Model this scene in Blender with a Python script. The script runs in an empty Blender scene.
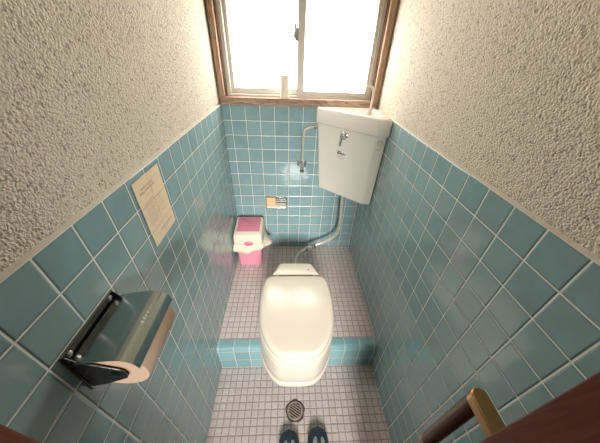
import bpy, bmesh, math, random
from mathutils import Vector, Matrix
random.seed(7)
PI = math.pi
scn = bpy.context.scene
COL = scn.collection

# ------------------------------------------------------------------ room constants (metres)
P = 0.075                 # wall tile pitch
W = 0.79337               # room width, left wall x=0, right wall x=W, back wall y=0
ZT = 1.1325               # top of tiled wainscot
ZP = 0.184                # raised floor height
YR = -0.752               # riser plane
YF = -1.25                # front (door frame) plane
CEIL = 2.25

# ------------------------------------------------------------------ object helpers
def link(name, me, mat, parent=None, smooth=False, bevel=0, kind=None, sharp=40):
    o = bpy.data.objects.new(name, me)
    COL.objects.link(o)
    mats = mat if isinstance(mat, (list, tuple)) else [mat]
    for m in mats:
        me.materials.append(m)
    if parent is not None:
        o.parent = parent
    if kind:
        o['kind'] = kind
    if bevel:
        b = o.modifiers.new('bevel', 'BEVEL')
        b.width = bevel; b.segments = 3; b.limit_method = 'ANGLE'; b.angle_limit = math.radians(35)
        smooth = True
    if smooth:
        for p in me.polygons:
            p.use_smooth = True
        try:
            me.set_sharp_from_angle(angle=math.radians(sharp))
        except Exception:
            pass
    return o

def obj(name, bm, mat, parent=None, smooth=False, bevel=0, kind=None, sharp=40, recalc=True):
    if recalc:
        bmesh.ops.recalc_face_normals(bm, faces=bm.faces[:])
    me = bpy.data.meshes.new(name)
    bm.to_mesh(me); bm.free()
    return link(name, me, mat, parent, smooth, bevel, kind, sharp)

def thing(name, label, cat, loc=(0, 0, 0), rotz=0, group=None, kind=None):
    o = bpy.data.objects.new(name, None)
    o.empty_display_size = 0.05
    COL.objects.link(o)
    o.location = loc; o.rotation_euler = (0, 0, rotz)
    o['label'] = label; o['category'] = cat
    if group: o['group'] = group
    if kind: o['kind'] = kind
    return o

def tag(o, label, cat, group=None, kind=None):
    o['label'] = label; o['category'] = cat
    if group: o['group'] = group
    if kind: o['kind'] = kind
    return o

def BM(): return bmesh.new()

def box(bm, x0, y0, z0, x1, y1, z1, mat=0):
    v = [bm.verts.new(c) for c in [(x0,y0,z0),(x1,y0,z0),(x1,y1,z0),(x0,y1,z0),(x0,y0,z1),(x1,y0,z1),(x1,y1,z1),(x0,y1,z1)]]
    fs = []
    for f in [(0,3,2,1),(4,5,6,7),(0,1,5,4),(1,2,6,5),(2,3,7,6),(3,0,4,7)]:
        fc = bm.faces.new([v[i] for i in f]); fc.material_index = mat; fs.append(fc)
    return fs

def catmull(pts, n=8, closed=False):
    pts = [Vector(p) for p in pts]
    out = []
    N = len(pts)
    rng = range(N) if closed else range(N - 1)
    for i in rng:
        if closed:
            p0, p1, p2, p3 = pts[i-1], pts[i], pts[(i+1) % N], pts[(i+2) % N]
        else:
            p1, p2 = pts[i], pts[i+1]
            p0 = pts[i-1] if i > 0 else p1*2 - p2
            p3 = pts[i+2] if i+2 < N else p2*2 - p1
        for k in range(n):
            t = k / n
            out.append(0.5*((2*p1) + (p2-p0)*t + (2*p0-5*p1+4*p2-p3)*t*t + (3*p1-p0-3*p2+p3)*t**3))
    if not closed:
        out.append(pts[-1])
    return out

def tube(bm, pts, r, seg=14, cap=True):
    pts = [Vector(p) for p in pts]
    rad = r if isinstance(r, (list, tuple)) else [r]*len(pts)
    t0 = (pts[1]-pts[0]).normalized()
    nrm = t0.orthogonal().normalized()
    rings = []
    prev = t0
    for i, p in enumerate(pts):
        if i == 0: t = t0
        elif i == len(pts)-1: t = (pts[i]-pts[i-1]).normalized()
        else: t = ((pts[i+1]-pts[i]).normalized() + (pts[i]-pts[i-1]).normalized()).normalized()
        q = prev.rotation_difference(t)
        nrm = (q @ nrm).normalized(); prev = t
        b = t.cross(nrm)
        rings.append([bm.verts.new(p + (nrm*math.cos(a) + b*math.sin(a))*rad[i]) for a in [2*PI*k/seg for k in range(seg)]])
    for a, b in zip(rings, rings[1:]):
        for k in range(seg):
            bm.faces.new([a[k], a[(k+1) % seg], b[(k+1) % seg], b[k]])
    if cap:
        bm.faces.new(rings[0][::-1]); bm.faces.new(rings[-1])

def cyl(bm, p0, p1, r, seg=24, cap=True):
    tube(bm, [p0, p1], r, seg, cap)

def lathe(bm, prof, origin=(0, 0, 0), axis=(0, 0, 1), seg=32):
    """prof: (radius, height) pairs; first/last radius 0 closes"""
    ax = Vector(axis).normalized(); u = ax.orthogonal().normalized(); v = ax.cross(u)
    o = Vector(origin); rings = []
    for r, h in prof:
        if r < 1e-6: rings.append([bm.verts.new(o + ax*h)])
        else: rings.append([bm.verts.new(o + ax*h + (u*math.cos(2*PI*k/seg) + v*math.sin(2*PI*k/seg))*r) for k in range(seg)])
    for a, b in zip(rings, rings[1:]):
        for k in range(seg):
            k2 = (k+1) % seg
            if len(a) == 1 and len(b) == 1: continue
            if len(a) == 1: bm.faces.new([a[0], b[k2], b[k]])
            elif len(b) == 1: bm.faces.new([a[k], a[k2], b[0]])
            else: bm.faces.new([a[k], a[k2], b[k2], b[k]])

def round_poly(pts, radii, seg=6):
    out = []; N = len(pts)
    for i in range(N):
        p = Vector(pts[i]); a = Vector(pts[i-1]) - p; b = Vector(pts[(i+1) % N]) - p
        r = radii[i] if isinstance(radii, (list, tuple)) else radii
        if r <= 0: out.append(p); continue
        ang = a.angle(b); d = min(r/math.tan(ang/2), 0.48*a.length, 0.48*b.length)
        p1 = p + a.normalized()*d; p2 = p + b.normalized()*d
        for k in range(seg+1):
            t = k/seg
            out.append(p1*(1-t)**2 + p*2*t*(1-t) + p2*t*t)
    return out

def offset(poly, d):
    """offset a CCW or CW closed 2D polygon outwards by d"""
    N = len(poly); area = sum(poly[i-1].x*poly[i].y - poly[i].x*poly[i-1].y for i in range(N))
    s = 1 if area > 0 else -1
    out = []
    for i in range(N):
        t = (poly[(i+1) % N] - poly[i-1])
        n = Vector((t.y, -t.x)).normalized()*s
        out.append(poly[i] + n*d)
    return out

def loft(bm, layers, cap0=True, cap1=True):
    """layers: list of (z, [2D points]) or lists of 3D points"""
    rings = []
    for L in layers:
        if isinstance(L, tuple): rings.append([bm.verts.new((p[0], p[1], L[0])) for p in L[1]])
        else: rings.append([bm.verts.new(p) for p in L])
    n = len(rings[0])
    for a, b in zip(rings, rings[1:]):
        for k in range(n):
            bm.faces.new([a[k], a[(k+1) % n], b[(k+1) % n], b[k]])
    if cap0: bm.faces.new(rings[0][::-1])
    if cap1: bm.faces.new(rings[-1])
    return rings

def quad_uv(bm, pts, uvs, mat=0):
    uvl = bm.loops.layers.uv.verify()
    f = bm.faces.new([bm.verts.new(p) for p in pts])
    f.material_index = mat
    for l, uv in zip(f.loops, uvs): l[uvl].uv = uv
    return f

# ------------------------------------------------------------------ material helpers
def srgb(r, g, b):
    f = lambda c: (c/255/12.92) if c/255 <= 0.04045 else ((c/255+0.055)/1.055)**2.4
    return (f(r), f(g), f(b), 1)

class NT:
    def __init__(s, name):
        s.m = bpy.data.materials.new(name); s.m.use_nodes = True
        s.t = s.m.node_tree; s.b = s.t.nodes['Principled BSDF']; s.out = s.t.nodes['Material Output']
    def n(s, typ, **kw):
        nd = s.t.nodes.new(typ)
        for k, v in kw.items(): setattr(nd, k, v)
        return nd
    def set(s, sock, v):
        if hasattr(v, 'is_output') or isinstance(v, bpy.types.NodeSocket): s.t.links.new(v, sock)
        else: sock.default_value = v
    def math(s, op, a, b=None, c=None, clamp=False):
        nd = s.n('ShaderNodeMath', operation=op, use_clamp=clamp)
        s.set(nd.inputs[0], a)
        if b is not None: s.set(nd.inputs[1], b)
        if c is not None: s.set(nd.inputs[2], c)
        return nd.outputs[0]
    def smooth(s, v, a, b, o0=0.0, o1=1.0):
        nd = s.n('ShaderNodeMapRange', interpolation_type='SMOOTHSTEP')
        s.set(nd.inputs[0], v); nd.inputs[1].default_value = a; nd.inputs[2].default_value = b
        nd.inputs[3].default_value = o0; nd.inputs[4].default_value = o1
        return nd.outputs[0]
    def mix(s, fac, a, b, blend='MIX'):
        nd = s.n('ShaderNodeMix', data_type='RGBA', blend_type=blend)
        s.set(nd.inputs[0], fac); s.set(nd.inputs[6], a); s.set(nd.inputs[7], b)
        return nd.outputs[2]
    def noise(s, vec, scale, detail=2, rough=0.5, dist=0.0):
        nd = s.n('ShaderNodeTexNoise')
        if vec is not None: s.t.links.new(vec, nd.inputs['Vector'])
        nd.inputs['Scale'].default_value = scale; nd.inputs['Detail'].default_value = detail
        nd.inputs['Roughness'].default_value = rough; nd.inputs['Distortion'].default_value = dist
        return nd.outputs[0]
    def coord(s, which='Object'):
        return s.n('ShaderNodeTexCoord').outputs[which]
    def mapping(s, vec, scale=(1, 1, 1), loc=(0, 0, 0), rot=(0, 0, 0)):
        nd = s.n('ShaderNodeMapping'); s.t.links.new(vec, nd.inputs[0])
        nd.inputs['Scale'].default_value = scale; nd.inputs['Location'].default_value = loc; nd.inputs['Rotation'].default_value = rot
        return nd.outputs[0]
    def bump(s, h, strength=1.0, dist=0.001):
        nd = s.n('ShaderNodeBump'); s.t.links.new(h, nd.inputs['Height'])
        nd.inputs['Strength'].default_value = strength; nd.inputs['Distance'].default_value = dist
        s.t.links.new(nd.outputs[0], s.b.inputs['Normal'])
    def p(s, **kw):
        names = dict(color='Base Color', rough='Roughness', metal='Metallic', spec='Specular IOR Level', coat='Coat Weight',
                     coat_rough='Coat Roughness', emis='Emission Color', estr='Emission Strength', sss='Subsurface Weight', alpha='Alpha', trans='Transmission Weight')
        for k, v in kw.items(): s.set(s.b.inputs[names[k]], v)
        return s

def plain(name, rgb, rough=0.4, metal=0.0, spec=0.5, var=0.04, vscale=40, bump=0, **kw):
    m = NT(name)
    co = m.coord()
    nz = m.noise(co, vscale, 3)
    c = srgb(*rgb)
    dark = tuple(x*(1-var*2) for x in c[:3]) + (1,)
    lite = tuple(min(1, x*(1+var*2)) for x in c[:3]) + (1,)
    m.p(color=m.mix(nz, dark, lite), rough=rough, metal=metal, spec=spec, **kw)
    if bump: m.bump(m.noise(co, vscale*4, 3), 0.4, bump)
    return m.m

def grid(m, uv):
    """UV in tile units -> (edge distance, cell random 1, cell random colour, fx, fy)"""
    sp = m.n('ShaderNodeSeparateXYZ'); m.t.links.new(uv, sp.inputs[0])
    fx = m.math('FRACT', sp.outputs[0]); fy = m.math('FRACT', sp.outputs[1])
    ix = m.math('FLOOR', sp.outputs[0]); iy = m.math('FLOOR', sp.outputs[1])
    dx = m.math('MINIMUM', fx, m.math('SUBTRACT', 1.0, fx)); dy = m.math('MINIMUM', fy, m.math('SUBTRACT', 1.0, fy))
    d = m.math('MINIMUM', dx, dy)
    cb = m.n('ShaderNodeCombineXYZ'); m.t.links.new(ix, cb.inputs[0]); m.t.links.new(iy, cb.inputs[1])
    wn = m.n('ShaderNodeTexWhiteNoise', noise_dimensions='3D'); m.t.links.new(cb.outputs[0], wn.inputs[0])
    return d, wn.outputs[0], wn.outputs[1], fx, fy

def wall_tile_material():
    m = NT('teal_glazed_tile')
    uv = m.coord('UV')
    d, r1, rc, fx, fy = grid(m, uv)
    face = m.smooth(d, 0.012, 0.026)
    nz = m.noise(uv, 1.3, 3)
    base = m.mix(r1, srgb(120, 151, 153), srgb(138, 165, 166))
    base = m.mix(m.smooth(nz, 0.3, 0.75), base, srgb(130, 164, 169))
    edge = m.smooth(d, 0.02, 0.09)
    base = m.mix(edge, srgb(108, 139, 142), base)
    g = m.mix(m.noise(uv, 9.0, 2), srgb(226, 228, 218), srgb(246, 246, 238))
    m.p(color=m.mix(face, g, base), rough=m.smooth(face, 0, 1, 0.75, 0.1), spec=0.5)
    sp = m.n('ShaderNodeSeparateColor'); m.t.links.new(rc, sp.inputs[0])
    tx = m.math('MULTIPLY', m.math('SUBTRACT', sp.outputs[0], 0.5), fx)
    ty = m.math('MULTIPLY', m.math('SUBTRACT', sp.outputs[1], 0.5), fy)
    tilt = m.math('MULTIPLY', m.math('ADD', tx, ty), 0.45)
    wav = m.math('MULTIPLY', m.noise(uv, 2.2, 1), 0.35)
    pill = m.smooth(d, 0.008, 0.06)
    h = m.math('ADD', m.math('ADD', pill, tilt), wav)
    m.bump(h, 1.0, 0.0012)
    return m.m

def step_tile_material():
    m = NT('teal_step_tile')
    uv = m.coord('UV')
    d, r1, rc, fx, fy = grid(m, uv)
    face = m.smooth(d, 0.012, 0.03)
    base = m.mix(r1, srgb(112, 158, 164), srgb(132, 175, 180))
    m.p(color=m.mix(face, srgb(200, 204, 196), base), rough=m.smooth(face, 0, 1, 0.75, 0.16), spec=0.5)
    m.bump(m.math('ADD', m.smooth(d, 0.008, 0.06), m.math('MULTIPLY', m.noise(uv, 2.5, 1), 0.4)), 1.0, 0.001)
    return m.m

def mosaic_material():
    m = NT('mosaic_floor_tile')
    uv = m.coord('UV')
    wob = m.n('ShaderNodeVectorMath', operation='ADD')
    nn = m.n('ShaderNodeTexNoise'); m.t.links.new(uv, nn.inputs['Vector']); nn.inputs['Scale'].default_value = 1.1
    sc = m.n('ShaderNodeVectorMath', operation='SCALE'); m.t.links.new(nn.outputs[1], sc.inputs[0]); sc.inputs['Scale'].default_value = 0.16
    m.t.links.new(uv, wob.inputs[0]); m.t.links.new(sc.outputs[0], wob.inputs[1])
    d, r1, rc, fx, fy = grid(m, wob.outputs[0])
    face = m.smooth(d, 0.035, 0.095)
    speck = m.noise(uv, 6.0, 4, 0.7)
    base = m.mix(r1, srgb(214, 200, 196), srgb(242, 230, 225))
    base = m.mix(m.smooth(speck, 0.35, 0.7), srgb(196, 178, 176), base)
    big = m.noise(uv, 0.25, 3)
    base = m.mix(m.smooth(big, 0.35, 0.7, 0.0, 0.35), base, srgb(206, 188, 174))
    grout = m.mix(m.noise(uv, 3.0, 2), srgb(146, 130, 122), srgb(170, 154, 146))
    m.p(color=m.mix(face, grout, base), rough=m.smooth(face, 0, 1, 0.85, 0.33), spec=0.45)
    h = m.math('ADD', m.smooth(d, 0.02, 0.14), m.math('MULTIPLY', speck, 0.25))
    m.bump(h, 0.9, 0.0013)
    return m.m

def plaster_material():
    """coarse troweled sand plaster: crowded flakes with crevice shade painted into the pits between them"""
    m = NT('rough_sand_plaster')
    co = m.mapping(m.coord(), (1, 1, 1), (0.137, 0.211, 0.093), (0.41, 0.77, 0.23))
    nn = m.n('ShaderNodeTexNoise'); nn.inputs['Scale'].default_value = 90
    m.t.links.new(co, nn.inputs['Vector'])
    sc = m.n('ShaderNodeVectorMath', operation='SCALE'); sc.inputs['Scale'].default_value = 0.008
    warp = m.n('ShaderNodeVectorMath', operation='ADD')
    m.t.links.new(nn.outputs[1], sc.inputs[0]); m.t.links.new(co, warp.inputs[0]); m.t.links.new(sc.outputs[0], warp.inputs[1])
    v = m.n('ShaderNodeTexVoronoi', feature='F1'); v.inputs['Scale'].default_value = 230
    m.t.links.new(warp.outputs[0], v.inputs['Vector'])
    grain = m.math('SUBTRACT', 1.0, v.outputs['Distance'])
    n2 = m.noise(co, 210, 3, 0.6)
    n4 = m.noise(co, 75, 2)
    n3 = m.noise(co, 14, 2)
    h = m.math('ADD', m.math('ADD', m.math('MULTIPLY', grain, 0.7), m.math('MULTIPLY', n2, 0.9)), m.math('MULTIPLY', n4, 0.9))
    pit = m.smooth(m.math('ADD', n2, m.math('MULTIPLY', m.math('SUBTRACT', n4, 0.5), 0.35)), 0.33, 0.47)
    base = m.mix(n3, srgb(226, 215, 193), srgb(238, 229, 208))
    m.p(color=m.mix(pit, srgb(172, 161, 142), base), rough=0.92, spec=0.15)  # darker pit colour stands for the shade between the grains
    m.bump(h, 0.9, 0.0050)
    return m.m

def wood_material(name, dark, light, axis='X', scale=1.0, rough=0.55, ring=26.0):
    m = NT(name)
    co = m.coord()
    s = {'X': (1.4, 22, 22), 'Y': (22, 1.4, 22), 'Z': (22, 22, 1.4)}[axis]
    mp = m.mapping(co, tuple(k*scale for k in s))
    n1 = m.noise(mp, 1.2, 3, 0.55, 1.6)
    rings = m.math('FRACT', m.math('MULTIPLY', n1, ring/3.0))
    fine = m.noise(m.mapping(co, tuple(k*6*scale for k in s)), 1.0, 3)
    f = m.math('ADD', m.math('MULTIPLY', m.smooth(rings, 0.1, 0.95), 0.65), m.math('MULTIPLY', fine, 0.35))
    m.p(color=m.mix(f, srgb(*light), srgb(*dark)), rough=rough, spec=0.35)
    m.bump(f, 0.3, 0.0008)
    return m.m

def pane_material():
    """frosted glass lit through by the overcast daylight outside"""
    m = NT('frosted_glass')
    co = m.coord('Object')
    sp = m.n('ShaderNodeSeparateXYZ'); m.t.links.new(co, sp.inputs[0])
    nz = m.noise(co, 3.2, 2)
    zz = m.math('ADD', sp.outputs[2], m.math('MULTIPLY', m.math('SUBTRACT', nz, 0.5), 0.35))
    f = m.smooth(zz, 1.36, 1.58)
    grain = m.noise(co, 160, 2)
    col = m.mix(f, (1.0, 0.96, 0.90, 1), (1.0, 0.86, 0.74, 1))
    st = m.math('MULTIPLY', m.smooth(f, 0, 1, PANE_LO, PANE_HI), m.math('ADD', 0.9, m.math('MULTIPLY', grain, 0.2)))
    m.p(color=(0.8, 0.8, 0.78, 1), rough=0.35, emis=col, estr=st)
    m.bump(grain, 0.4, 0.001)
    return m.m

PANE_LO, PANE_HI = 10.5, 1.05
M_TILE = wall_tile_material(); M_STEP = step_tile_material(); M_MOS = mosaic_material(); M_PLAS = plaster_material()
M_LEDGE = plain('mortar', (214, 206, 186), 0.9, var=0.06, vscale=60, bump=0.0008)
M_CEIL = plain('ceiling_board', (226, 220, 206), 0.9)
M_SILLW = wood_material('weathered_cedar_sill', (104, 76, 60), (182, 150, 124), 'X', 1.0)
M_JAMBW = wood_material('cedar_casing', (112, 80, 60), (184, 148, 118), 'Z', 1.0)
M_JAMBD = wood_material('dark_cedar_jamb', (70, 46, 34), (120, 84, 62), 'Z', 1.0)
M_DOORW = wood_material('dark_brown_wood', (70, 28, 14), (92, 40, 22), 'Z', 1.0, 0.45)
M_GRIP = wood_material('grip_wood', (62, 34, 22), (96, 60, 42), 'Z', 1.6, 0.35)
M_ALU = plain('aluminium_sash', (196, 188, 174), 0.45, 0.2, var=0.03)
M_PANE = pane_material()
M_CHROME = plain('chrome', (214, 216, 214), 0.16, 0.9, var=0.02)
M_STEEL = plain('brushed_steel', (168, 178, 176), 0.2, 1.0, var=0.05, vscale=25)
M_DARKSTEEL = plain('dark_steel', (96, 98, 98), 0.25, 1.0, var=0.05)
M_PIPE = plain('flush_pipe_metal', (216, 209, 194), 0.28, 0.45, var=0.06)
M_BRASS = plain('brass', (172, 134, 88), 0.28, 1.0, var=0.06, vscale=60)
M_PORC = plain('tank_porcelain', (236, 230, 218), 0.14, var=0.01, coat=0.5, coat_rough=0.05)
M_LID = plain('ivory_toilet_plastic', (229, 218, 198), 0.2, var=0.012, vscale=6, coat=0.25, coat_rough=0.12)
M_SEAT = plain('ivory_seat_plastic', (228, 216, 196), 0.25, var=0.012, vscale=6)
M_GAP = plain('shadow_gap', (120, 104, 86), 0.7)
M_PINK = plain('pink_plastic', (232, 140, 164), 0.38, var=0.03)
M_PINKLID = plain('pink_flap_plastic', (212, 122, 142), 0.42, var=0.03)
M_CREAM = plain('cream_plastic', (236, 222, 200), 0.42, var=0.02)
M_PAPER = plain('toilet_paper', (166, 138, 114), 0.95, var=0.03, vscale=120, bump=0.0004)
M_POSTER = plain('cream_paper', (244, 220, 182), 0.7, var=0.025, vscale=30)
M_INK = plain('printed_ink', (96, 84, 66), 0.8)
M_INKL = plain('faint_ink', (176, 154, 122), 0.8)
M_WHITE = plain('sticker_white', (238, 236, 228), 0.5)
M_BLACK = plain('sticker_black', (40, 40, 42), 0.5)
M_RED = plain('sticker_red', (196, 92, 80), 0.5)
M_IRON = plain('old_drain_metal', (158, 142, 128), 0.5, 0.2, var=0.12, vscale=90, bump=0.001)
M_HOLE = plain('drain_dark', (26, 22, 20), 0.8)
M_NAVY = plain('navy_slipper', (22, 52, 74), 0.55, var=0.06, vscale=70, bump=0.0005)
M_NAVYS = plain('slipper_sole', (30, 44, 56), 0.7, var=0.05)
M_PALE = plain('slipper_pale_print', (176, 178, 170), 0.6, var=0.05)
M_ORANGE = plain('peach_panel', (246, 196, 142), 0.5, var=0.03)

# ------------------------------------------------------------------ setting
def wall_side(name, x, sgn, uoff, label):
    """sgn=+1: left wall (solid towards -x), -1: right wall"""
    bm = BM()
    xa, xb = x - sgn*0.007, x - sgn*0.09
    box(bm, min(xa, xb), -1.37, ZT, max(xa, xb), 0.12, CEIL)
    xa = x - sgn*0.0006
    box(bm, min(xa, xb), -1.37, -0.02, max(xa, xb), 0.12, ZT-0.0005)
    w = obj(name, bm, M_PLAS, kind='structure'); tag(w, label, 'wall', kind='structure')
    bm = BM()
    y0, y1 = YF, 0.0
    zs = [0.0, ZT]
    pts = [(x, y0, zs[0]), (x, y1, zs[0]), (x, y1, zs[1]), (x, y0, zs[1])]
    uv = [(q[1]/P + uoff, (q[2]-ZT)/P) for q in pts]
    quad_uv(bm, pts, uv)
    # mortar ledge on top of the tiles
    xl = x - sgn*0.0072
    quad_uv(bm, [(x, y0, ZT), (x, y1, ZT), (xl, y1, ZT+0.004), (xl, y0, ZT+0.004)], [(0, 0)]*4, 1)
    f0 = bm.faces[:]
    me_n = Vector((sgn, 0, 0))
    for f in f0:
        f.normal_update()
    if f0 and bm.faces[:][0].normal.dot(me_n) < 0:
        bmesh.ops.reverse_faces(bm, faces=[bm.faces[:][0]])
    obj('tile_wainscot', bm, [M_TILE, M_LEDGE], w, recalc=False)
    return w

wall_side('wall_left', 0.0, 1, 13.626, 'left wall of sand plaster over glossy teal tiles')
wall_side('wall_right', W, -1, 10.683, 'right wall of sand plaster over glossy teal tiles')

# back wall: slab below the window (tiled face) + wall above the window
WZ0, WZ1 = ZT, 1.98
bm = BM()
box(bm, -0.08, 0.001, -0.02, W+0.08, 0.12, ZT-0.001)
box(bm, -0.08, 0.0, WZ1, W+0.08, 0.12, CEIL)
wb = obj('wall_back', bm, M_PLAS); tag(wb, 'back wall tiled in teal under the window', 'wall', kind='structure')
bm = BM()
pts = [(0, 0, 0), (W, 0, 0), (W, 0, ZT), (0, 0, ZT)]
quad_uv(bm, pts, [(q[0]/P - 0.559, (q[2]-ZT)/P) for q in pts])
obj('tile_wainscot', bm, M_TILE, wb, recalc=False)

# front wall with the door opening
XJ0, XJ1 = 0.049, 0.632
bm = BM()
box(bm, -0.08, -1.37, 1.93, W+0.08, YF, CEIL)
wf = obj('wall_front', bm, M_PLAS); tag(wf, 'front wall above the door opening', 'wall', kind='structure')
door = thing('door_1', 'dark brown wooden door frame around the near doorway', 'door frame', (0.34, YF, 0), kind='structure')
def dchild(name, x0, x1, z0, z1):
    bm = BM(); box(bm, x0-0.34, -0.12, z0, x1-0.34, 0.0, z1)
    return obj(name, bm, M_DOORW, door, bevel=0.002)
dchild('door_jamb', 0.0, XJ0, 0.0, 1.93)
dchild('door_jamb', XJ1, W, 0.0, 1.93)
dchild('door_head', XJ0, XJ1, 1.87, 1.93)

bm = BM(); box(bm, -0.08, -1.37, CEIL, W+0.08, 0.12, CEIL+0.05)
tag(obj('ceiling', bm, M_CEIL), 'plain board ceiling', 'ceiling', kind='structure')

MP = 0.0302
bm = BM()
def floor_quad(bm, x0, y0, x1, y1, z):
    pts = [(x0, y0, z), (x1, y0, z), (x1, y1, z), (x0, y1, z)]
    quad_uv(bm, pts, [(q[0]/MP, q[1]/MP) for q in pts])
floor_quad(bm, 0, -1.37, W, YR, 0.0)
fl = obj('floor', bm, M_MOS, recalc=False); tag(fl, 'lower floor of small pinkish grey mosaic tiles', 'floor', kind='structure')
bm = BM(); box(bm, -1.2, -4.2, -0.04, 2.0, -1.3705, 0.0)
tag(obj('floor', bm, M_DOORW, recalc=True), 'brown corridor floor outside the doorway', 'floor', kind='structure')
bm = BM()
YC = -0.700                      # back edge of step tiles
floor_quad(bm, 0, YC, W, 0.0, ZP)
rf = obj('raised_floor', bm, M_MOS, recalc=False); tag(rf, 'raised mosaic platform with teal tiled step edge', 'floor', kind='structure')
# bullnose step tiling
bm = BM()
prof = [(YC, ZP)]
R = 0.024
for k in range(9):
    a = PI/2*k/8
    prof.append((YR + R - R*math.sin(a), ZP - R + R*math.cos(a)))
ZG = prof[-1][1]
rows = [(ZG - (ZG)*k/2) for k in range(3)]
length = [0]
for a, b in zip(prof, prof[1:]): length.append(length[-1] + math.dist(a, b))
vs = [(y, z, 1 + l/length[-1]*0.999) for (y, z), l in zip(prof, length)]
for x0, x1, uo in ((0, 0.39, -0.08), (0.39, W, -0.38)):
    for (ya, za, va), (yb, zb, vb) in zip(vs, vs[1:]):
        pts = [(x0, yb, zb), (x1, yb, zb), (x1, ya, za), (x0, ya, za)]
        f = quad_uv(bm, pts, [(q[0]/P + uo, v) for q, v in zip(pts, (vb, vb, va, va))]); f.smooth = True
    for k in range(2):
        za, zb = rows[k], rows[k+1]
        pts = [(x0, YR, zb), (x1, YR, zb), (x1, YR, za), (x0, YR, za)]
        quad_uv(bm, pts, [(q[0]/P + uo, v) for q, v in zip(pts, (4-k, 4-k, 5-k, 5-k))])
bmesh.ops.remove_doubles(bm, verts=bm.verts[:], dist=1e-5)
obj('step_tiles', bm, M_STEP, rf, recalc=False)

# ------------------------------------------------------------------ window
win = thing('window_1', 'sliding frosted window in a weathered wood casing', 'window', (0, 0, 0), kind='structure')
bm = BM(); box(bm, 0.001, -0.014, ZT+0.001, W-0.001, 0.10, ZT+0.036)
obj('window_sill', bm, M_SILLW, win, bevel=0.003)
for x0, x1 in ((0.0, 0.024), (W-0.026, W)):
    bm = BM(); box(bm, x0, -0.012, ZT+0.037, x1, 0.012, WZ1)
    obj('casing', bm, M_JAMBW, win, bevel=0.002)
    bm = BM()
    if x0 < 0.1: box(bm, 0.0, 0.012, ZT+0.037, 0.031, 0.10, WZ1)
    else: box(bm, W-0.030, 0.012, ZT+0.037, W, 0.10, WZ1)
    obj('jamb', bm, M_JAMBD, win)
bm = BM(); box(bm, 0.025, -0.012, WZ1-0.035, W-0.027, 0.10, WZ1)
obj('window_head', bm, M_JAMBW, win, bevel=0.002)
FX0, FX1, FZ0, FZ1 = 0.032, W-0.031, ZT+0.037, WZ1-0.036
bm = BM()
box(bm, FX0, 0.03, FZ0, FX0+0.018, 0.09, FZ1); box(bm, FX1-0.018, 0.03, FZ0, FX1, 0.09, FZ1)
box(bm, FX0+0.018, 0.03, FZ0, FX1-0.018, 0.09, FZ0+0.008); box(bm, FX0+0.018, 0.03, FZ1-0.02, FX1-0.018, 0.09, FZ1)
obj('window_frame', bm, M_ALU, win, bevel=0.001)
def sash(x0, x1, y, z0, z1, sw0, sw1, rb):
    bm = BM()
    box(bm, x0, y, z0, x0+sw0, y+0.02, z1); box(bm, x1-sw1, y, z0, x1, y+0.02, z1)
    box(bm, x0+sw0, y, z0, x1-sw1, y+0.02, z0+rb); box(bm, x0+sw0, y, z1-0.03, x1-sw1, y+0.02, z1)
    s = obj('sash', bm, M_ALU, win, bevel=0.0015)
    bm = BM(); box(bm, x0+sw0-0.002, y+0.008, z0+rb-0.002, x1-sw1+0.002, y+0.012, z1-0.028)
    obj('glass_pane', bm, M_PANE, s)
    return s
sash(FX0+0.019, 0.412, 0.060, FZ0+0.009, FZ1-0.021, 0.015, 0.03, 0.024)
s2 = sash(0.380, FX1-0.019, 0.036, FZ0+0.009, FZ1-0.021, 0.034, 0.013, 0.020)
bm = BM()
cx, cz = 0.371, 1.425
box(bm, cx-0.004, 0.030, cz-0.024, cx+0.012, 0.038, cz+0.024)
cyl(bm, (cx, 0.036, cz-0.004), (cx, 0.018, cz-0.004), 0.011, 20)
tube(bm, [(cx, 0.022, cz), (cx-0.001, 0.020, cz+0.02), (cx-0.003, 0.018, cz+0.038)], [0.006, 0.005, 0.004], 10)
obj('crescent_lock', bm, plain('lock_metal', (128, 126, 116), 0.5), s2, smooth=True)

# ------------------------------------------------------------------ corner cistern
LOC = (W, 0.0, 0.0)
tank = thing('corner_cistern', 'white corner toilet cistern mounted high under the window beside the right wall', 'cistern', LOC)
def tk(poly): return [Vector((x - W, y)) for x, y in poly]
body_top = tk([(0.494, -0.004), (0.494, -0.026), (0.738, -0.240), (0.790, -0.246), (0.789, -0.18), (0.789, -0.004)])
body_bot = tk([(0.528, -0.004), (0.528, -0.030), (0.744, -0.222), (0.789, -0.230), (0.789, -0.17), (0.789, -0.004)])
rads = [0.0, 0.010, 0.007, 0.006, 0.0, 0.0]
bt = round_poly(body_top, rads); bb = round_poly(body_bot, rads)
bm = BM()
lay = []
zb, zt = 0.682, 1.062
bin_ = offset(bb, -0.012)
for i, p in enumerate(bin_):                                         # keep the wall sides flat against the walls
    bin_[i] = Vector((min(p.x, -0.004), min(p.y, -0.004)))
lay.append((zb, bin_)); 
lay.append((zb+0.003, [a.lerp(b, 0.5) for a, b in zip(bin_, bb)]))
for k in range(9):
    t = k/8
    lay.append((zb+0.012 + (zt-zb-0.012)*t, [a.lerp(b, t) for a, b in zip(bb, bt)]))
loft(bm, lay)
obj('tank_body', bm, M_PORC, tank, smooth=True, sharp=22)
rim = round_poly(tk([(0.484, -0.003), (0.484, -0.026), (0.734, -0.258), (0.7915, -0.264), (0.7915, -0.18), (0.7915, -0.003)]), [0.004, 0.014, 0.010, 0.006, 0, 0.004])
inn = round_poly(tk([(0.530, -0.028), (0.540, -0.046), (0.735, -0.213), (0.765, -0.215), (0.770, -0.16), (0.770, -0.028)]), [0.004, 0.018, 0.028, 0.016, 0, 0.004])
bm = BM()
rz0, rz1 = 1.061, 1.139
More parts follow.
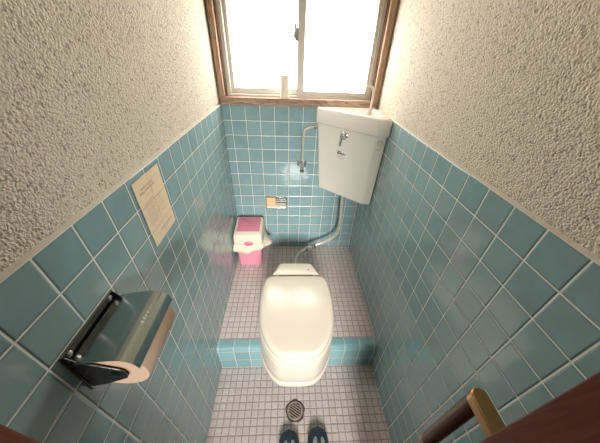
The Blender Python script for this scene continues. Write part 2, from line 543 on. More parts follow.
loft(bm, [(rz0, offset(rim, -0.006)), (rz0+0.004, offset(rim, -0.001)), (rz0+0.01, rim), (rz1-0.010, rim), (rz1-0.003, offset(rim, -0.003)), (rz1, offset(rim, -0.010)),
          (rz1, offset(inn, 0.006)), (rz1-0.004, inn), (rz1-0.018, offset(inn, -0.012)), (rz1-0.028, offset(inn, -0.03))])
obj('basin_lid', bm, M_PORC, tank, smooth=True, sharp=60)
def on_front(t, out=0.0, z=0.0):
    """point on the diagonal front: t metres along from the left edge"""
    a = Vector((0.494, -0.026)); d = (Vector((0.738, -0.240)) - a).normalized(); n = Vector((d.y, -d.x))
    q = a + d*t + n*out
    return Vector((q.x - W, q.y, z))
FD = Vector((0.738-0.494, -0.240+0.026, 0)).normalized(); FN = Vector((FD.y, -FD.x, 0))
bm = BM()
c = on_front(0.165, 0.0, 1.030)
lathe(bm, [(0.020, -0.002), (0.020, 0.004), (0.016, 0.007), (0.011, 0.009), (0.011, 0.02), (0.009, 0.024), (0, 0.025)], c, FN, 28)
lv = obj('flush_lever', bm, M_CHROME, tank, smooth=True)
bm = BM()
b0 = c + FN*0.017 - FD*0.003
tube(bm, [b0 + Vector((0, 0, 0.004)), b0 + Vector((0, 0, -0.015)) - FD*0.001, b0 + Vector((0, 0, -0.032)) - FD*0.003 + FN*0.002, b0 + Vector((0, 0, -0.047)) - FD*0.004 + FN*0.002], [0.007, 0.0055, 0.005, 0.0055], 12)
obj('lever_handle', bm, M_CHROME, lv, smooth=True)
def front_rect(bm, t0, z0, t1, z1, out, mat=0, k=1.25):
    t0, t1 = 0.166 + (t0-0.163)*k, 0.166 + (t1-0.163)*k
    z0, z1 = 0.932 + (z0-0.9345)*k, 0.932 + (z1-0.9345)*k
    vs = [bm.verts.new(on_front(t, out, z)) for t, z in ((t0, z0), (t1, z0), (t1, z1), (t0, z1))]
    f = bm.faces.new(vs); f.material_index = mat
# the sticker below the lever
def tfix(): pass
bm = BM()
front_rect(bm, 0.138, 0.917, 0.188, 0.952, 0.0012, 0)
for (a, b, z0, z1, mm) in [(0.140, 0.149, 0.934, 0.950, 1), (0.1505, 0.157, 0.936, 0.949, 1), (0.158, 0.163, 0.935, 0.943, 1), (0.165, 0.171, 0.934, 0.945, 1), (0.173, 0.182, 0.937, 0.941, 1),
                         (0.141, 0.155, 0.9205, 0.9225, 2), (0.158, 0.176, 0.9195, 0.9215, 2), (0.142, 0.180, 0.926, 0.928, 3)]:
    front_rect(bm, a, z0, b, z1, 0.0016, mm)
# small white breaks in the black characters
for a, z in [(0.143, 0.938), (0.146, 0.944), (0.153, 0.941), (0.167, 0.939)]:
    front_rect(bm, a, z, a+0.0018, z+0.004, 0.002, 0)
obj('sticker', bm, [M_WHITE, M_BLACK, M_RED, M_INKL], tank)
# round cap and small maker's print on the chamfered end
cA = Vector((0.738-W, -0.2402, 0)); cB = Vector((0.790-W, -0.2462, 0)); cd = (cB-cA).normalized(); cn = Vector((cd.y, -cd.x, 0))
bm = BM(); lathe(bm, [(0.015, -0.003), (0.015, 0.002), (0.0135, 0.0035), (0.011, 0.0028), (0, 0.0028)], cA.lerp(cB, 0.5) + Vector((0, 0, 1.030)), cn, 28)
obj('round_cap', bm, plain('cap_plastic', (206, 198, 182), 0.35), tank, smooth=True)
bm = BM()
def cham_rect(t0, z0, t1, z1, out=0.0012):
    bm.faces.new([bm.verts.new(cA + cd*t + cn*out + Vector((0, 0, z))) for t, z in ((t0, z0), (t1, z0), (t1, z1), (t0, z1))])
for k in range(4):
    t = 0.012 + k*0.0055
    cham_rect(t, 0.998, t+0.0014, 1.003); cham_rect(t+0.0014, 0.998 if k % 2 else 1.0016, t+0.0036, 0.9994 if k % 2 else 1.003)
    cham_rect(t+0.0032, 0.998, t+0.0044, 1.003)
obj('maker_print', bm, M_INK, tank)
# hand-wash spout on the basin lid
bm = BM()
bx, by = 0.744 - W, -0.062
lathe(bm, [(0.013, 1.108), (0.013, 1.122), (0.009, 1.128), (0.008, 1.145), (0, 1.147)], (bx, by, 0), (0, 0, 1), 20)
tube(bm, catmull([(bx, by, 1.12), (bx+0.002, by, 1.17), (bx+0.002, by, 1.205), (bx-0.006, by-0.002, 1.232), (bx-0.022, by-0.006, 1.243), (bx-0.036, by-0.009, 1.236), (bx-0.042, by-0.011, 1.222)], 6), 0.0052, 12)
obj('spout', bm, M_ALU, tank, smooth=True)

# water supply
sup = thing('water_supply_pipe', 'thin chrome supply pipe with stop valve on back wall left of cistern', 'pipe', (0.419, -0.001, 0.83))
bm = BM()
lathe(bm, [(0.029, 0.0), (0.029, 0.003), (0.023, 0.007), (0.013, 0.009), (0, 0.009)], (0, 0, 0), (0, -1, 0), 28)
obj('wall_flange', bm, M_CHROME, sup, smooth=True)
bm = BM()
cyl(bm, (0, -0.006, 0), (0, -0.036, 0), 0.011, 20)
cyl(bm, (0, -0.034, -0.024), (0, -0.034, 0.022), 0.0095, 16)
lathe(bm, [(0.011, 0.018), (0.0125, 0.021), (0.0125, 0.029), (0.01, 0.032), (0, 0.032)], (0, -0.034, 0), (0, 0, 1), 6)
vb = obj('stop_valve', bm, M_CHROME, sup, smooth=True)
bm = BM(); lathe(bm, [(0.006, 0.022), (0.006, 0.03), (0.014, 0.031), (0.015, 0.034), (0.013, 0.038), (0, 0.039)], (0, -0.034, 0), (0, 0, -1), 8)
obj('valve_knob', bm, M_STEEL, vb, smooth=True)
bm = BM()
tube(bm, catmull([(0, -0.034, 0.028), (0, -0.034, 0.09), (0, -0.034, 0.165), (0.005, -0.034, 0.192), (0.02, -0.034, 0.206), (0.045, -0.030, 0.211), (0.066, -0.028, 0.212)], 6), 0.0058, 14)
obj('riser_pipe', bm, M_PIPE, sup, smooth=True)
bm = BM(); cyl(bm, (0.055, -0.029, 0.2115), (0.0665, -0.028, 0.2122), 0.011, 6); cyl(bm, (0.0665, -0.028, 0.2122), (0.0738, -0.0275, 0.2124), 0.0085, 16)
obj('pipe_nut', bm, M_CHROME, sup)

# flush pipe from the cistern to the toilet
fp = thing('flush_pipe', 'bent metal flush pipe running from cistern bottom to the toilet back', 'pipe', (0.665, -0.11, ZP))
def rel(pts, o): return [Vector(p) - Vector(o) for p in pts]
O = (0.665, -0.11, ZP)
bm = BM()
path = catmull([(0.662, -0.105, 0.681), (0.669, -0.108, 0.57), (0.672, -0.11, 0.47), (0.668, -0.11, 0.420), (0.652, -0.11, 0.375), (0.62, -0.11, 0.342), (0.575, -0.11, 0.313), (0.535, -0.113, 0.297), (0.505, -0.122, 0.288)], 6)
tube(bm, rel(path, O), 0.0095, 16)
obj('upper_tube', bm, M_PIPE, fp, smooth=True)
bm = BM()
path = catmull([(0.515, -0.118, 0.291), (0.485, -0.130, 0.284), (0.455, -0.148, 0.280), (0.425, -0.172, 0.276), (0.403, -0.2, 0.268), (0.392, -0.235, 0.255), (0.387, -0.29, 0.246), (0.385, -0.36, 0.243), (0.385, -0.428, 0.243)], 6)
tube(bm, rel(path, O), 0.0125, 16)
obj('lower_tube', bm, M_PIPE, fp, smooth=True)
bm = BM()
d = (Vector((0.485, -0.130, 0.284)) - Vector((0.525, -0.115, 0.294))).normalized(); c0 = Vector((0.512, -0.1195, 0.2905)) - Vector(O)
cyl(bm, c0 - d*0.012, c0 + d*0.004, 0.0185, 8); cyl(bm, c0 + d*0.004, c0 + d*0.014, 0.0155, 20)
d2 = Vector((-0.8, -0.58, -0.1)).normalized(); c1 = Vector((0.462, -0.143, 0.281)) - Vector(O)
cyl(bm, c1 - d2*0.006, c1 + d2*0.008, 0.0155, 20)
obj('coupling', bm, M_STEEL, fp)

# ------------------------------------------------------------------ toilet
TX = 0.382
toi = thing('toilet', 'ivory western style toilet with closed lid at the platform edge', 'toilet', (TX, -0.68, ZP))
TO = Vector((TX, -0.68, ZP))
half = [(0.0, -0.521), (0.06, -0.5212), (0.112, -0.523), (0.138, -0.533), (0.151, -0.558), (0.1585, -0.61), (0.161, -0.67), (0.157, -0.74), (0.144, -0.80), (0.122, -0.848), (0.096, -0.884), (0.072, -0.9035), (0.045, -0.911), (0.0, -0.913)]
ctrl = half + [(-x, y) for x, y in half[-2:0:-1]]
LIDP = [Vector((p.x*1.025, p.y + 0.68)) for p in catmull([(x, y, 0) for x, y in ctrl], 4, True)]
cen = Vector((0, -0.04))
def dome(poly, base_z, h, steps=8):
    """concentric rings rising to a gentle dome"""
    L = []
    for k in range(steps):
        t = 1 - (k/steps)
        L.append([(cen.x + (p.x-cen.x)*t, cen.y + (p.y-cen.y)*t, base_z + h*(1 - t*t)) for p in poly])
    return L
z = lambda v: v - ZP
bm = BM()
L = [[(p.x, p.y, z(0.4195)) for p in offset(LIDP, -0.012)], [(p.x, p.y, z(0.420)) for p in offset(LIDP, -0.002)], [(p.x, p.y, z(0.4225)) for p in LIDP], [(p.x, p.y, z(0.437)) for p in offset(LIDP, 0.0005)], [(p.x, p.y, z(0.446)) for p in offset(LIDP, -0.002)],
     [(p.x, p.y, z(0.452)) for p in offset(LIDP, -0.0065)], [(p.x, p.y, z(0.4555)) for p in offset(LIDP, -0.013)]]
L += dome(offset(LIDP, -0.014), z(0.4557), 0.003)[0:]
loft(bm, L)
obj('lid', bm, M_LID, toi, smooth=True, sharp=60)
seatp = offset(LIDP, 0.003)
bm = BM()
loft(bm, [(z(0.388), offset(seatp, -0.012)), (z(0.3882), offset(seatp, -0.002)), (z(0.391), offset(seatp, 0.002)), (z(0.400), offset(seatp, 0.003)), (z(0.411), seatp), (z(0.415), offset(seatp, -0.003)), (z(0.4155), offset(seatp, -0.012))])
obj('seat', bm, M_SEAT, toi, smooth=True, sharp=60)
# body with a flaring base lip; bottom follows the step
bm = BM()
bp = lambda d: offset(LIDP, d)
loft(bm, [(z(0.384), bp(-0.012)), (z(0.3838), bp(-0.002)), (z(0.381), bp(0.002)), (z(0.365), bp(0.004)), (z(0.33), bp(0.0045)), (z(0.28), bp(0.0055)), (z(0.241), bp(0.0075)), (z(0.237), bp(0.0035)), (z(0.233), bp(0.0035)), (z(0.229), bp(0.0105)), (z(0.221), bp(0.0125)), (z(0.208), bp(0.012)), (z(0.198), bp(0.008)), (z(ZP+0.0006), bp(0.003))])
obj('bowl_body', bm, M_LID, toi, smooth=True, sharp=60)
# apron of the old bowl reaching down over the riser, set back under the body
bm = BM()
ap = round_poly([Vector((-0.10, -0.0735)), Vector((-0.085, -0.17)), Vector((0.085, -0.17)), Vector((0.10, -0.0735))], [0, 0.05, 0.05, 0])
loft(bm, [(z(ZP+0.004), ap), (z(0.14), offset(ap, -0.006)), (z(0.09), [Vector((p.x*0.8, -0.0735 + (p.y+0.0735)*0.55)) for p in ap])])
obj('bowl_apron', bm, M_PORC, toi, smooth=True)
# hinge cover behind the lid
bm = BM()
hc = lambda hw0, hw1, y0, y1, r: round_poly([Vector((-hw0, y0)), Vector((hw0, y0)), Vector((hw1, y1)), Vector((-hw1, y1))], [r, r, 0.004, 0.004], 6)
yb, yf = -0.432+0.68, -0.517+0.68
loft(bm, [(z(ZP+0.001), hc(0.100, 0.136, yb+0.006, yf, 0.03)), (z(0.40), hc(0.090, 0.128, yb, yf, 0.028)), (z(0.430), hc(0.085, 0.121, yb-0.002, yf, 0.024)), (z(0.438), hc(0.080, 0.115, yb-0.007, yf+0.001, 0.02)), (z(0.441), hc(0.072, 0.106, yb-0.014, yf+0.012, 0.015))])
bmesh.ops.translate(bm, verts=[v for v in bm.verts if v.co.z > 0.1], vec=(0, 0, 0.012))
obj('hinge_cover', bm, M_LID, toi, smooth=True, sharp=60)
bm = BM(); cyl(bm, (-0.085, yf-0.004+0.004, z(0.44)), (0.085, yf, z(0.44)), 0.009, 16)
obj('hinge_rod', bm, M_GAP, toi, smooth=True)
# small buffer mark near the hinge
bm = BM(); lathe(bm, [(0.004, 0), (0.004, 0.002), (0, 0.0025)], (0.065, yf+0.03, z(0.4525)), (0, 0, 1), 12)
obj('screw_cap', bm, M_GAP, toi)

# ------------------------------------------------------------------ waste bin
BX, BY = 0.095, -0.125
wbn = thing('waste_bin', 'small pink swing-lid bin with cream top and bag in the left back corner', 'waste bin', (BX, BY, ZP))
def rr(hx, hy, r, cx=0, cy=0, seg=5):
    return round_poly([Vector((cx-hx, cy-hy)), Vector((cx+hx, cy-hy)), Vector((cx+hx, cy+hy)), Vector((cx-hx, cy+hy))], r, seg)
bm = BM()
def wavy(hx, hy, r, amp):
    out = []
    for p in rr(hx, hy, r, seg=10):
        out.append(p)
    return out
loft(bm, [(0.0015, rr(0.068, 0.066, 0.014)), (0.004, rr(0.0715, 0.0695, 0.015)), (0.18, rr(0.079, 0.077, 0.018)), (0.20, rr(0.080, 0.078, 0.018))])
obj('bin_body', bm, M_PINK, wbn, smooth=True)
bm = BM()
def rrt(hx, hy, r, zc, slope): return [(p.x, p.y, zc + slope*p.y) for p in rr(hx, hy, r)]
SL = 0.16
loft(bm, [rrt(0.080, 0.080, 0.018, 0.180, 0), rrt(0.0845, 0.084, 0.018, 0.182, 0), rrt(0.089, 0.088, 0.018, 0.200, 0), rrt(0.0885, 0.088, 0.018, 0.230, 0.03), rrt(0.086, 0.0845, 0.018, 0.268, SL), rrt(0.083, 0.0815, 0.016, 0.277, SL), rrt(0.078, 0.076, 0.013, 0.281, SL)])
ld = obj('bin_lid', bm, M_CREAM, wbn, smooth=True, sharp=50)
bm = BM()
def rrf(hx, y0, y1, r, zc): return [(p.x, p.y, zc + SL*p.y) for p in round_poly([Vector((-hx, y0)), Vector((hx, y0)), Vector((hx, y1)), Vector((-hx, y1))], r, 4)]
loft(bm, [rrf(0.070, -0.052, 0.073, 0.004, 0.279), rrf(0.070, -0.052, 0.073, 0.004, 0.2825), rrf(0.068, -0.050, 0.071, 0.004, 0.284)])
obj('swing_flap', bm, M_PINKLID, ld, smooth=True)
bm = BM()
lathe(bm, [(0.028, -0.004), (0.028, 0.003), (0.024, 0.005), (0, 0.0065)], (0, 0, 0), (0, -1, 0), 28)
for v in bm.verts: v.co.z *= 0.62
for v in bm.verts: v.co += Vector((0.004, -0.0885, 0.207))
obj('push_button', bm, M_PINKLID, ld, smooth=True)
# bag folded over the rim, hanging as a ruffled skirt with a corner sticking out to the right
bm = BM()
N = 96
base = []
src = rr(0.083, 0.083, 0.02, seg=8)
for i_, p_ in enumerate(src):
    q_ = src[(i_+1) % len(src)]
    m_ = max(1, int((q_-p_).length/0.004))
    base += [p_.lerp(q_, k/m_) for k in range(m_)]
Nn = len(base)
def skirt(i, f):
    p = base[i]; a = i/Nn*2*PI
    n = Vector((p.x, p.y)).normalized()
    ruf = 0.003*math.sin(9*a) + 0.001*math.sin(29*a + 1)
    front = max(0.0, -n.y)
    drop = 0.044*f*(1 + 0.25*math.sin(3*a+0.6) + 0.2*front)
    out = 0.008 + f*(0.008 + ruf)
    rightc = math.exp(-((p.x-0.083)**2 + (p.y+0.01)**2*1.2)/0.0022)     # pulled out corner
    leftc = math.exp(-((p.x+0.083)**2 + (p.y+0.083)**2)/0.0006)
    out += rightc*0.044*f + leftc*0.016*f
    drop *= (1 - 0.35*rightc)*(1.0 + front*(0.35 - 1.05*(abs(p.x)/0.083)**2))
    q = p + n*out
    q.x = max(q.x, -BX+0.003)
    return (q.x, min(q.y, -BY-0.004), 0.200 - drop)
rings = [[bm.verts.new(skirt(i, f)) for i in range(Nn)] for f in (0.0, 0.33, 0.66, 1.0)]
for a, b in zip(rings, rings[1:]):
    for k in range(Nn): bm.faces.new([a[k], a[(k+1) % Nn], b[(k+1) % Nn], b[k]])
bag = obj('bag_liner', bm, M_CREAM, wbn, smooth=True, sharp=180)
sd = bag.modifiers.new('solid', 'SOLIDIFY'); sd.thickness = 0.001

# ------------------------------------------------------------------ chrome recess in the back wall
rc = thing('recessed_paper_box', 'small chrome box set in the back wall tiles above the bin', 'paper holder', (0.263, -0.001, 0.5615))
bm = BM()
w2, h2, t = 0.069, 0.046, 0.006
for (a, b, c_, d_) in [(-w2, -h2, w2, -h2+t), (-w2, h2-t, w2, h2), (-w2, -h2+t, -w2+t, h2-t), (w2-t, -h2+t, w2, h2-t)]:
    box(bm, a, -0.010, b, c_, 0.0, d_)
obj('box_frame', bm, M_STEEL, rc, bevel=0.0015)
bm = BM(); box(bm, -w2+t, -0.003, -h2+t, w2-t, -0.0005, h2-t)
obj('back_plate', bm, M_CHROME, rc)
bm = BM(); box(bm, -w2+t+0.002, -0.014, -0.018, -0.004, -0.003, h2-t-0.002)
obj('peach_panel', bm, M_ORANGE, rc, bevel=0.003)
bm = BM(); box(bm, -w2+t+0.001, -0.022, -h2+t+0.006, w2-0.004, -0.003, -0.018)
obj('lower_shelf', bm, M_CREAM, rc, bevel=0.004)
bm = BM(); cyl(bm, (0.0, -0.010, 0.012), (w2-t, -0.010, 0.012), 0.006, 12)
obj('roller', bm, M_DARKSTEEL, rc, smooth=True)

# ------------------------------------------------------------------ roll on the sill
ar = thing('air_freshener', 'small cream cylinder standing on the window sill in front of left pane', 'air freshener', (0.320, 0.012, ZT+0.036))
bm = BM(); lathe(bm, [(0, 0), (0.021, 0), (0.023, 0.002), (0.023, 0.094), (0.0215, 0.099), (0.018, 0.100), (0.016, 0.097), (0, 0.097)], seg=36)
cb_ = obj('container', bm, plain('cream_container', (226, 214, 190), 0.45, var=0.03), ar, smooth=True)
bm = BM()
tube(bm, [(0.0232*math.sin(a), -0.0232*math.cos(a), 0.004 + 0.09*k/16) for k, a in [(k, -0.25 + 0.55*math.sin(k/16*PI)) for k in range(17)]], 0.0012, 8)
obj('seam', bm, M_WHITE, cb_, smooth=True)

# ------------------------------------------------------------------ paper notice on the left wall
po = thing('paper_sign', 'cream printed paper notice stuck on the left wall tiles', 'notice', (0.0015, -0.7975, 0.9395))
bm = BM()
nx, nz_ = 14, 18
def pp(u, v): return (0.0008 + 0.0008*math.sin(u*2*PI*1.66+0.4)*0.5 + 0.0004*math.sin(v*14), -0.062 + 0.124*u, 0.180*v)
g = [[bm.verts.new(pp(i/nx, j/nz_)) for i in range(nx+1)] for j in range(nz_+1)]
for j in range(nz_):
    for i in range(nx): bm.faces.new([g[j][i], g[j][i+1], g[j+1][i+1], g[j+1][i]])
pm = obj('sheet', bm, M_POSTER, po, smooth=True)
bm = BM()
def ink(u0, v0, u1, v1, mat=0):
    x = 0.0024
    f = bm.faces.new([bm.verts.new((x, -0.062+0.124*u, 0.18*v)) for u, v in ((u0, v0), (u1, v0), (u1, v1), (u0, v1))]); f.material_index = mat
def glyphs(u0, u1, v, h, step, mat):
    u = u0
    while u < u1:
        w_ = step*random.uniform(0.5, 0.8)
        ink(u, v, u+w_, v+h*0.3, mat)
        ink(u+w_*0.35, v+h*0.3, u+w_*0.6, v+h, mat)
        if random.random() < 0.6: ink(u, v+h*0.65, u+w_, v+h*0.88, mat)
        u += step
glyphs(0.18, 0.62, 0.855, 0.022, 0.045, 0)
glyphs(0.10, 0.66, 0.805, 0.024, 0.048, 0)
glyphs(0.56, 0.84, 0.885, 0.012, 0.03, 1)
glyphs(0.30, 0.55, 0.745, 0.012, 0.03, 1)
glyphs(0.14, 0.46, 0.655, 0.014, 0.032, 0)
for v in (0.60, 0.565, 0.53, 0.495, 0.46, 0.425, 0.39, 0.355, 0.32): glyphs(0.12, 0.34 + random.random()*0.22, v, 0.013, 0.03, 1)
for v in (0.62, 0.585, 0.52, 0.485, 0.45, 0.38): glyphs(0.58, 0.72 + random.random()*0.18, v, 0.012, 0.03, 1)
glyphs(0.34, 0.88, 0.135, 0.020, 0.042, 0)
glyphs(0.44, 0.80, 0.10, 0.012, 0.03, 1)
# fold lines and tile joints pressing through
ink(0.494, 0.0, 0.502, 1.0, 1); ink(0.0, 0.655-0.025, 1.0, 0.637, 1); ink(0.0, 0.243, 1.0, 0.249, 1)
obj('print', bm, [M_INK, M_INKL], pm)

# ------------------------------------------------------------------ toilet paper holder on the left wall
hd = thing('mounted_paper_holder', 'chrome toilet paper holder with curved cover on the left wall', 'paper holder', (0.0, -1.1, 0.925))
HY0, HY1 = -1.157+1.1, -1.029+1.1
hz = lambda v: v - 0.925
bm = BM(); box(bm, 0.0006, HY0-0.001, hz(0.872), 0.004, HY1+0.002, hz(0.982))
pl = obj('wall_plate', bm, M_DARKSTEEL, hd, bevel=0.0015)
for yy in (HY0+0.012, HY1-0.012):
    bm = BM(); lathe(bm, [(0.005, 0.0), (0.005, 0.0015), (0.003, 0.003), (0, 0.0033)], (0.004, yy, hz(0.973)), (1, 0, 0), 14)
    obj('screw', bm, M_CHROME, pl, smooth=True)
for yy in (HY0+0.001, HY1-0.003):
    bm = BM()
    prof = round_poly([Vector((0.004, hz(0.985))), Vector((0.018, hz(0.968))), Vector((0.078, hz(0.938))), Vector((0.078, hz(0.912))), Vector((0.03, hz(0.888))), Vector((0.004, hz(0.880)))], [0.004, 0.01, 0.012, 0.012, 0.012, 0.004], 5)
    loft(bm, [[(p.x, yy, p.y) for p in prof], [(p.x, yy+0.002, p.y) for p in prof]])
    obj('side_arm', bm, M_DARKSTEEL, hd, bevel=0.0005)
bm = BM(); cyl(bm, (0.062, HY0, hz(0.925)), (0.062, HY1, hz(0.925)), 0.009, 16)
lathe(bm, [(0.006, 0), (0.006, 0.002), (0, 0.003)], (0.062, HY0+0.001, hz(0.925)), (0, -1, 0), 14)
obj('roll_axle', bm, M_DARKSTEEL, hd, smooth=True)
bm = BM()
cp = catmull([(0.008, 0, hz(0.9650)), (0.020, 0, hz(0.9680)), (0.050, 0, hz(0.9750)), (0.076, 0, hz(0.9785)), (0.093, 0, hz(0.9765)), (0.105, 0, hz(0.967)), (0.1105, 0, hz(0.952))], 6)
top = cp; n_ = len(top)
thick = 0.0012
va = [[bm.verts.new((p.x, y, p.z)) for p in top] for y in (HY0-0.002, HY1)]
vb_ = [[bm.verts.new((p.x, y, p.z-thick)) for p in top] for y in (HY0-0.002, HY1)]
for k in range(n_-1):
    bm.faces.new([va[0][k], va[0][k+1], va[1][k+1], va[1][k]]); bm.faces.new([vb_[0][k+1], vb_[0][k], vb_[1][k], vb_[1][k+1]])
    bm.faces.new([va[0][k+1], va[0][k], vb_[0][k], vb_[0][k+1]]); bm.faces.new([va[1][k], va[1][k+1], vb_[1][k+1], vb_[1][k]])
bm.faces.new([va[0][0], va[1][0], vb_[1][0], vb_[0][0]]); bm.faces.new([va[0][-1], vb_[0][-1], vb_[1][-1], va[1][-1]])
cv = obj('cover', bm, M_STEEL, hd, smooth=True)
bm = BM()
for k in range(4):          # tiny stamped mark on the front of the cover
    y0 = 0.004 + k*0.0062
    zz = hz(0.9772)
    for (dx, w_, dy, l_) in ((0.0905, 0.0006, 0, 0.004), (0.0905, 0.003, 0.0015, 0.0008), (0.0930, 0.0006, 0, 0.003)):
        bm.faces.new([bm.verts.new(q) for q in ((dx, y0+dy, zz+0.0006-(dx-0.0905)*0.2), (dx+w_, y0+dy, zz+0.0006-(dx+w_-0.0905)*0.2), (dx+w_, y0+dy+l_, zz+0.0006-(dx+w_-0.0905)*0.2), (dx, y0+dy+l_, zz+0.0006-(dx-0.0905)*0.2))])
obj('stamped_mark', bm, M_WHITE, cv)
pr = thing('toilet_paper_roll', 'toilet paper roll hanging in the chrome holder on left wall', 'toilet paper', (0.062, -1.1, 0.925))
bm = BM()
RY0, RY1 = HY0+0.006, HY1-0.010
lathe(bm, [(0.0195, RY0), (0.0485, RY0), (0.0495, RY0+0.002), (0.0495, RY1-0.002), (0.0485, RY1), (0.0195, RY1), (0.0195, RY0)], (0, 0, 0), (0, 1, 0), 48)
obj('paper_winding', bm, M_PAPER, pr, smooth=True)
bm = BM(); lathe(bm, [(0.0192, RY0-0.0005), (0.0192, RY1), (0.0178, RY1), (0.0178, RY0-0.0005), (0.0192, RY0-0.0005)], (0, 0, 0), (0, 1, 0), 28)
obj('paper_core', bm, plain('cardboard', (150, 120, 90), 0.9), pr, smooth=True)

# ------------------------------------------------------------------ floor drain
dr = thing('floor_drain', 'round metal floor drain with slotted grate in the lower floor', 'drain', (0.380, -0.947, 0.0))
bm = BM()
ring = []
for k in range(64):
    a = 2*PI*k/64
    r = 0.0445 + 0.002*math.sin(5*a) + 0.0022*max(0, math.sin(9*a+1))*(1 if math.cos(a) > 0.2 else 0.2)
    ring.append(Vector((r*math.cos(a), r*math.sin(a))))
loft(bm, [(0.0005, ring), (0.0014, offset(ring, -0.001)), (0.0016, [p.normalized()*0.036 for p in ring])])
obj('drain_collar', bm, plain('drain_collar_metal', (84, 70, 62), 0.6, 0.1, var=0.1), dr)
bm = BM()
lathe(bm, [(0, 0.0017), (0.036, 0.0017), (0.036, 0.0048), (0.0345, 0.0058), (0.030, 0.0052), (0, 0.0052)], seg=48)
gr = obj('grate', bm, M_IRON, dr, smooth=True)
ang = math.radians(-32)
for k in range(-4, 5):
    o_ = k*0.0092
    hl = math.sqrt(max(0, 0.029**2 - o_**2))
    if hl < 0.006: continue
    bm = BM(); box(bm, -hl, o_-0.0022, 0.0050, hl, o_+0.0022, 0.0058)
    for v in bm.verts:
        x_, y_ = v.co.x, v.co.y
        v.co.x = x_*math.cos(ang) - y_*math.sin(ang); v.co.y = x_*math.sin(ang) + y_*math.cos(ang)
    obj('slot', bm, M_HOLE, gr)

# ------------------------------------------------------------------ slippers
def make_slipper():
    t = thing('toilet_slipper', '', 'slipper')
    outl = [(0, 0.0), (0.026, -0.006), (0.041, -0.03), (0.0445, -0.065), (0.041, -0.11), (0.035, -0.155), (0.034, -0.20), (0.029, -0.238), (0.0, -0.255)]
    poly = [Vector((p.x, p.y)) for p in catmull([(x, y, 0) for x, y in outl + [(-x, y) for x, y in outl[-2:0:-1]]], 5, True)]
    bm = BM()
    loft(bm, [(0.0008, offset(poly, -0.003)), (0.004, poly), (0.014, poly), (0.017, offset(poly, -0.003))])
    obj('sole', bm, M_NAVYS, t, smooth=True)
    bm = BM()
    rings = []
    steps = 16
    for k in range(steps+1):
        s = k/steps
        y = -0.001 - 0.125*s
        hw = 0.0445*min(1, math.sqrt(max(0.02, 1-(1-min(1, s/0.45))**2.2)))*(1 - 0.06*max(0, s-0.5))
        h = 0.018 + 0.036*min(1, (s/0.5))**0.6 + 0.012*s
        rings.append([(hw*math.cos(PI*j/16), y + 0.004*math.sin(PI*j/16)*(1-s), 0.012 + (h-0.012)*math.sin(PI*j/16)**0.8) for j in range(17)])
    vr = [[bm.verts.new(p) for p in r_] for r_ in rings]
    for a, b in zip(vr, vr[1:]):
        for j in range(16): bm.faces.new([a[j], a[j+1], b[j+1], b[j]])
    bm.faces.new(vr[0])
    up = obj('upper', bm, M_NAVY, t, smooth=True, sharp=70)
    sd = up.modifiers.new('solid', 'SOLIDIFY'); sd.thickness = 0.003
    for sx in (-1, 1):                                               # the two pale leaf shapes on the vamp
        bm = BM()
        n = 20; cy_ = -0.060; c0 = None
        vs = []
        def surf(x, y):
            s = (-0.001 - y)/0.125
            hw = 0.0445*min(1, math.sqrt(max(0.02, 1-(1-min(1, s/0.45))**2.2)))*(1 - 0.06*max(0, s-0.5))
            h = 0.018 + 0.036*min(1, (s/0.5))**0.6 + 0.012*s
            c = max(-1, min(1, x/hw)); return 0.012 + (h-0.012)*math.sqrt(max(0, 1-c*c))**0.8
        ringv = []
        for f in (1.0, 0.6, 0.25):
            row = []
            for k in range(n):
                a = 2*PI*k/n
                x = sx*0.0165 + f*(0.0085*math.cos(a)) + sx*0.3*f*0.02*math.sin(a)*-1*0.4
                y = cy_ + f*0.021*math.sin(a)
                row.append(bm.verts.new((x, y, surf(x, y) + 0.0022)))
            ringv.append(row)
        for a, b in zip(ringv, ringv[1:]):
            for k in range(n): bm.faces.new([a[k], a[(k+1) % n], b[(k+1) % n], b[k]])
        bm.faces.new(ringv[-1])
        obj('pale_print', bm, M_PALE, up, smooth=True)
    return t
def copy_tree(o, parent=None):
    c = o.copy(); COL.objects.link(c)
    if parent is not None: c.parent = parent
    for ch in list(o.children): copy_tree(ch, c)
    return c
sl = make_slipper()
sr = copy_tree(sl)
sl.location = (0.350, -1.021, 0); sl.rotation_euler.z = math.radians(3)
sr.location = (0.479, -1.013, 0); sr.rotation_euler.z = math.radians(-3)
sl['label'] = 'left one of two navy slippers with pale markings on the lower floor'
sr['label'] = 'right one of two navy slippers with pale markings on the lower floor'
for s_ in (sl, sr): s_['group'] = 'navy slippers before the toilet'

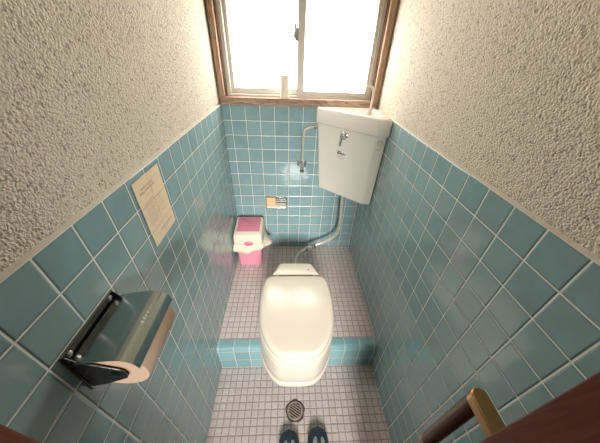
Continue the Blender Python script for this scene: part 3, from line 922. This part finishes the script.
# ------------------------------------------------------------------ grab bar on the right door jamb
gb = thing('grab_rail', 'vertical dark wood grab bar with brass ends on right door jamb', 'grab bar', (0.670, YF, 0.627))
bm = BM(); cyl(bm, (0, 0.055, 0.012), (0, 0.055, 0.268), 0.0138, 28)
obj('grip', bm, M_GRIP, gb, smooth=True)
for z0 in (0.0, 0.258):
    bm = BM()
    pr_ = [Vector((0.0143, 0.0)), Vector((0.0143, 0.055))] + [Vector((0.0143*math.cos(a), 0.055+0.0143*math.sin(a))) for a in [PI*k/14 for k in range(1, 14)]] + [Vector((-0.0143, 0.055)), Vector((-0.0143, 0.0))]
    loft(bm, [(z0, pr_), (z0+0.022, pr_)])
    obj('bracket', bm, M_BRASS, gb, bevel=0.0025)

# ------------------------------------------------------------------ lights, world, camera
wd = bpy.data.worlds.new('world'); scn.world = wd; wd.use_nodes = True
bg = wd.node_tree.nodes['Background']; bg.inputs[0].default_value = (1.0, 0.96, 0.9, 1); bg.inputs[1].default_value = 0.06
def area(name, loc, target, size, sy, power, color):
    l = bpy.data.lights.new(name, 'AREA'); l.shape = 'RECTANGLE'; l.size = size; l.size_y = sy; l.energy = power; l.color = color
    o = bpy.data.objects.new(name, l); COL.objects.link(o); o.location = loc
    d = Vector(target) - Vector(loc); o.rotation_euler = d.to_track_quat('-Z', 'Y').to_euler()
    return o
cl = area('corridor_light', (0.48, -3.2, 1.55), (0.38, -0.4, 0.35), 0.6, 0.6, 8.5, (1.0, 0.97, 0.92))
cl.data.spread = math.radians(46)

cam = bpy.data.cameras.new('camera'); co = bpy.data.objects.new('camera', cam); COL.objects.link(co)
cam.sensor_width = 36; cam.sensor_fit = 'HORIZONTAL'; cam.lens = 239.6/600*36
cam.clip_start = 0.01
pi_, ya, ro = 0.6223122947831992, 0.05743518312966849, 0.04035128745190865
cp_, sp_, cy_, sy_ = math.cos(pi_), math.sin(pi_), math.cos(ya), math.sin(ya)
fw = Vector((sy_*cp_, cy_*cp_, -sp_)); rt = Vector((cy_, -sy_, 0)); upv = rt.cross(fw)
r2 = rt*math.cos(ro) + upv*math.sin(ro); u2 = -rt*math.sin(ro) + upv*math.cos(ro)
mw = Matrix((r2, u2, -fw)).transposed().to_4x4()
mw.translation = Vector((0.34487, -1.33970, 1.37053))
co.matrix_world = mw
scn.camera = co
scn.view_settings.view_transform = 'Standard'
scn.view_settings.look = 'None'
scn.view_settings.exposure = 0.07
scn.view_settings.gamma = 1.15
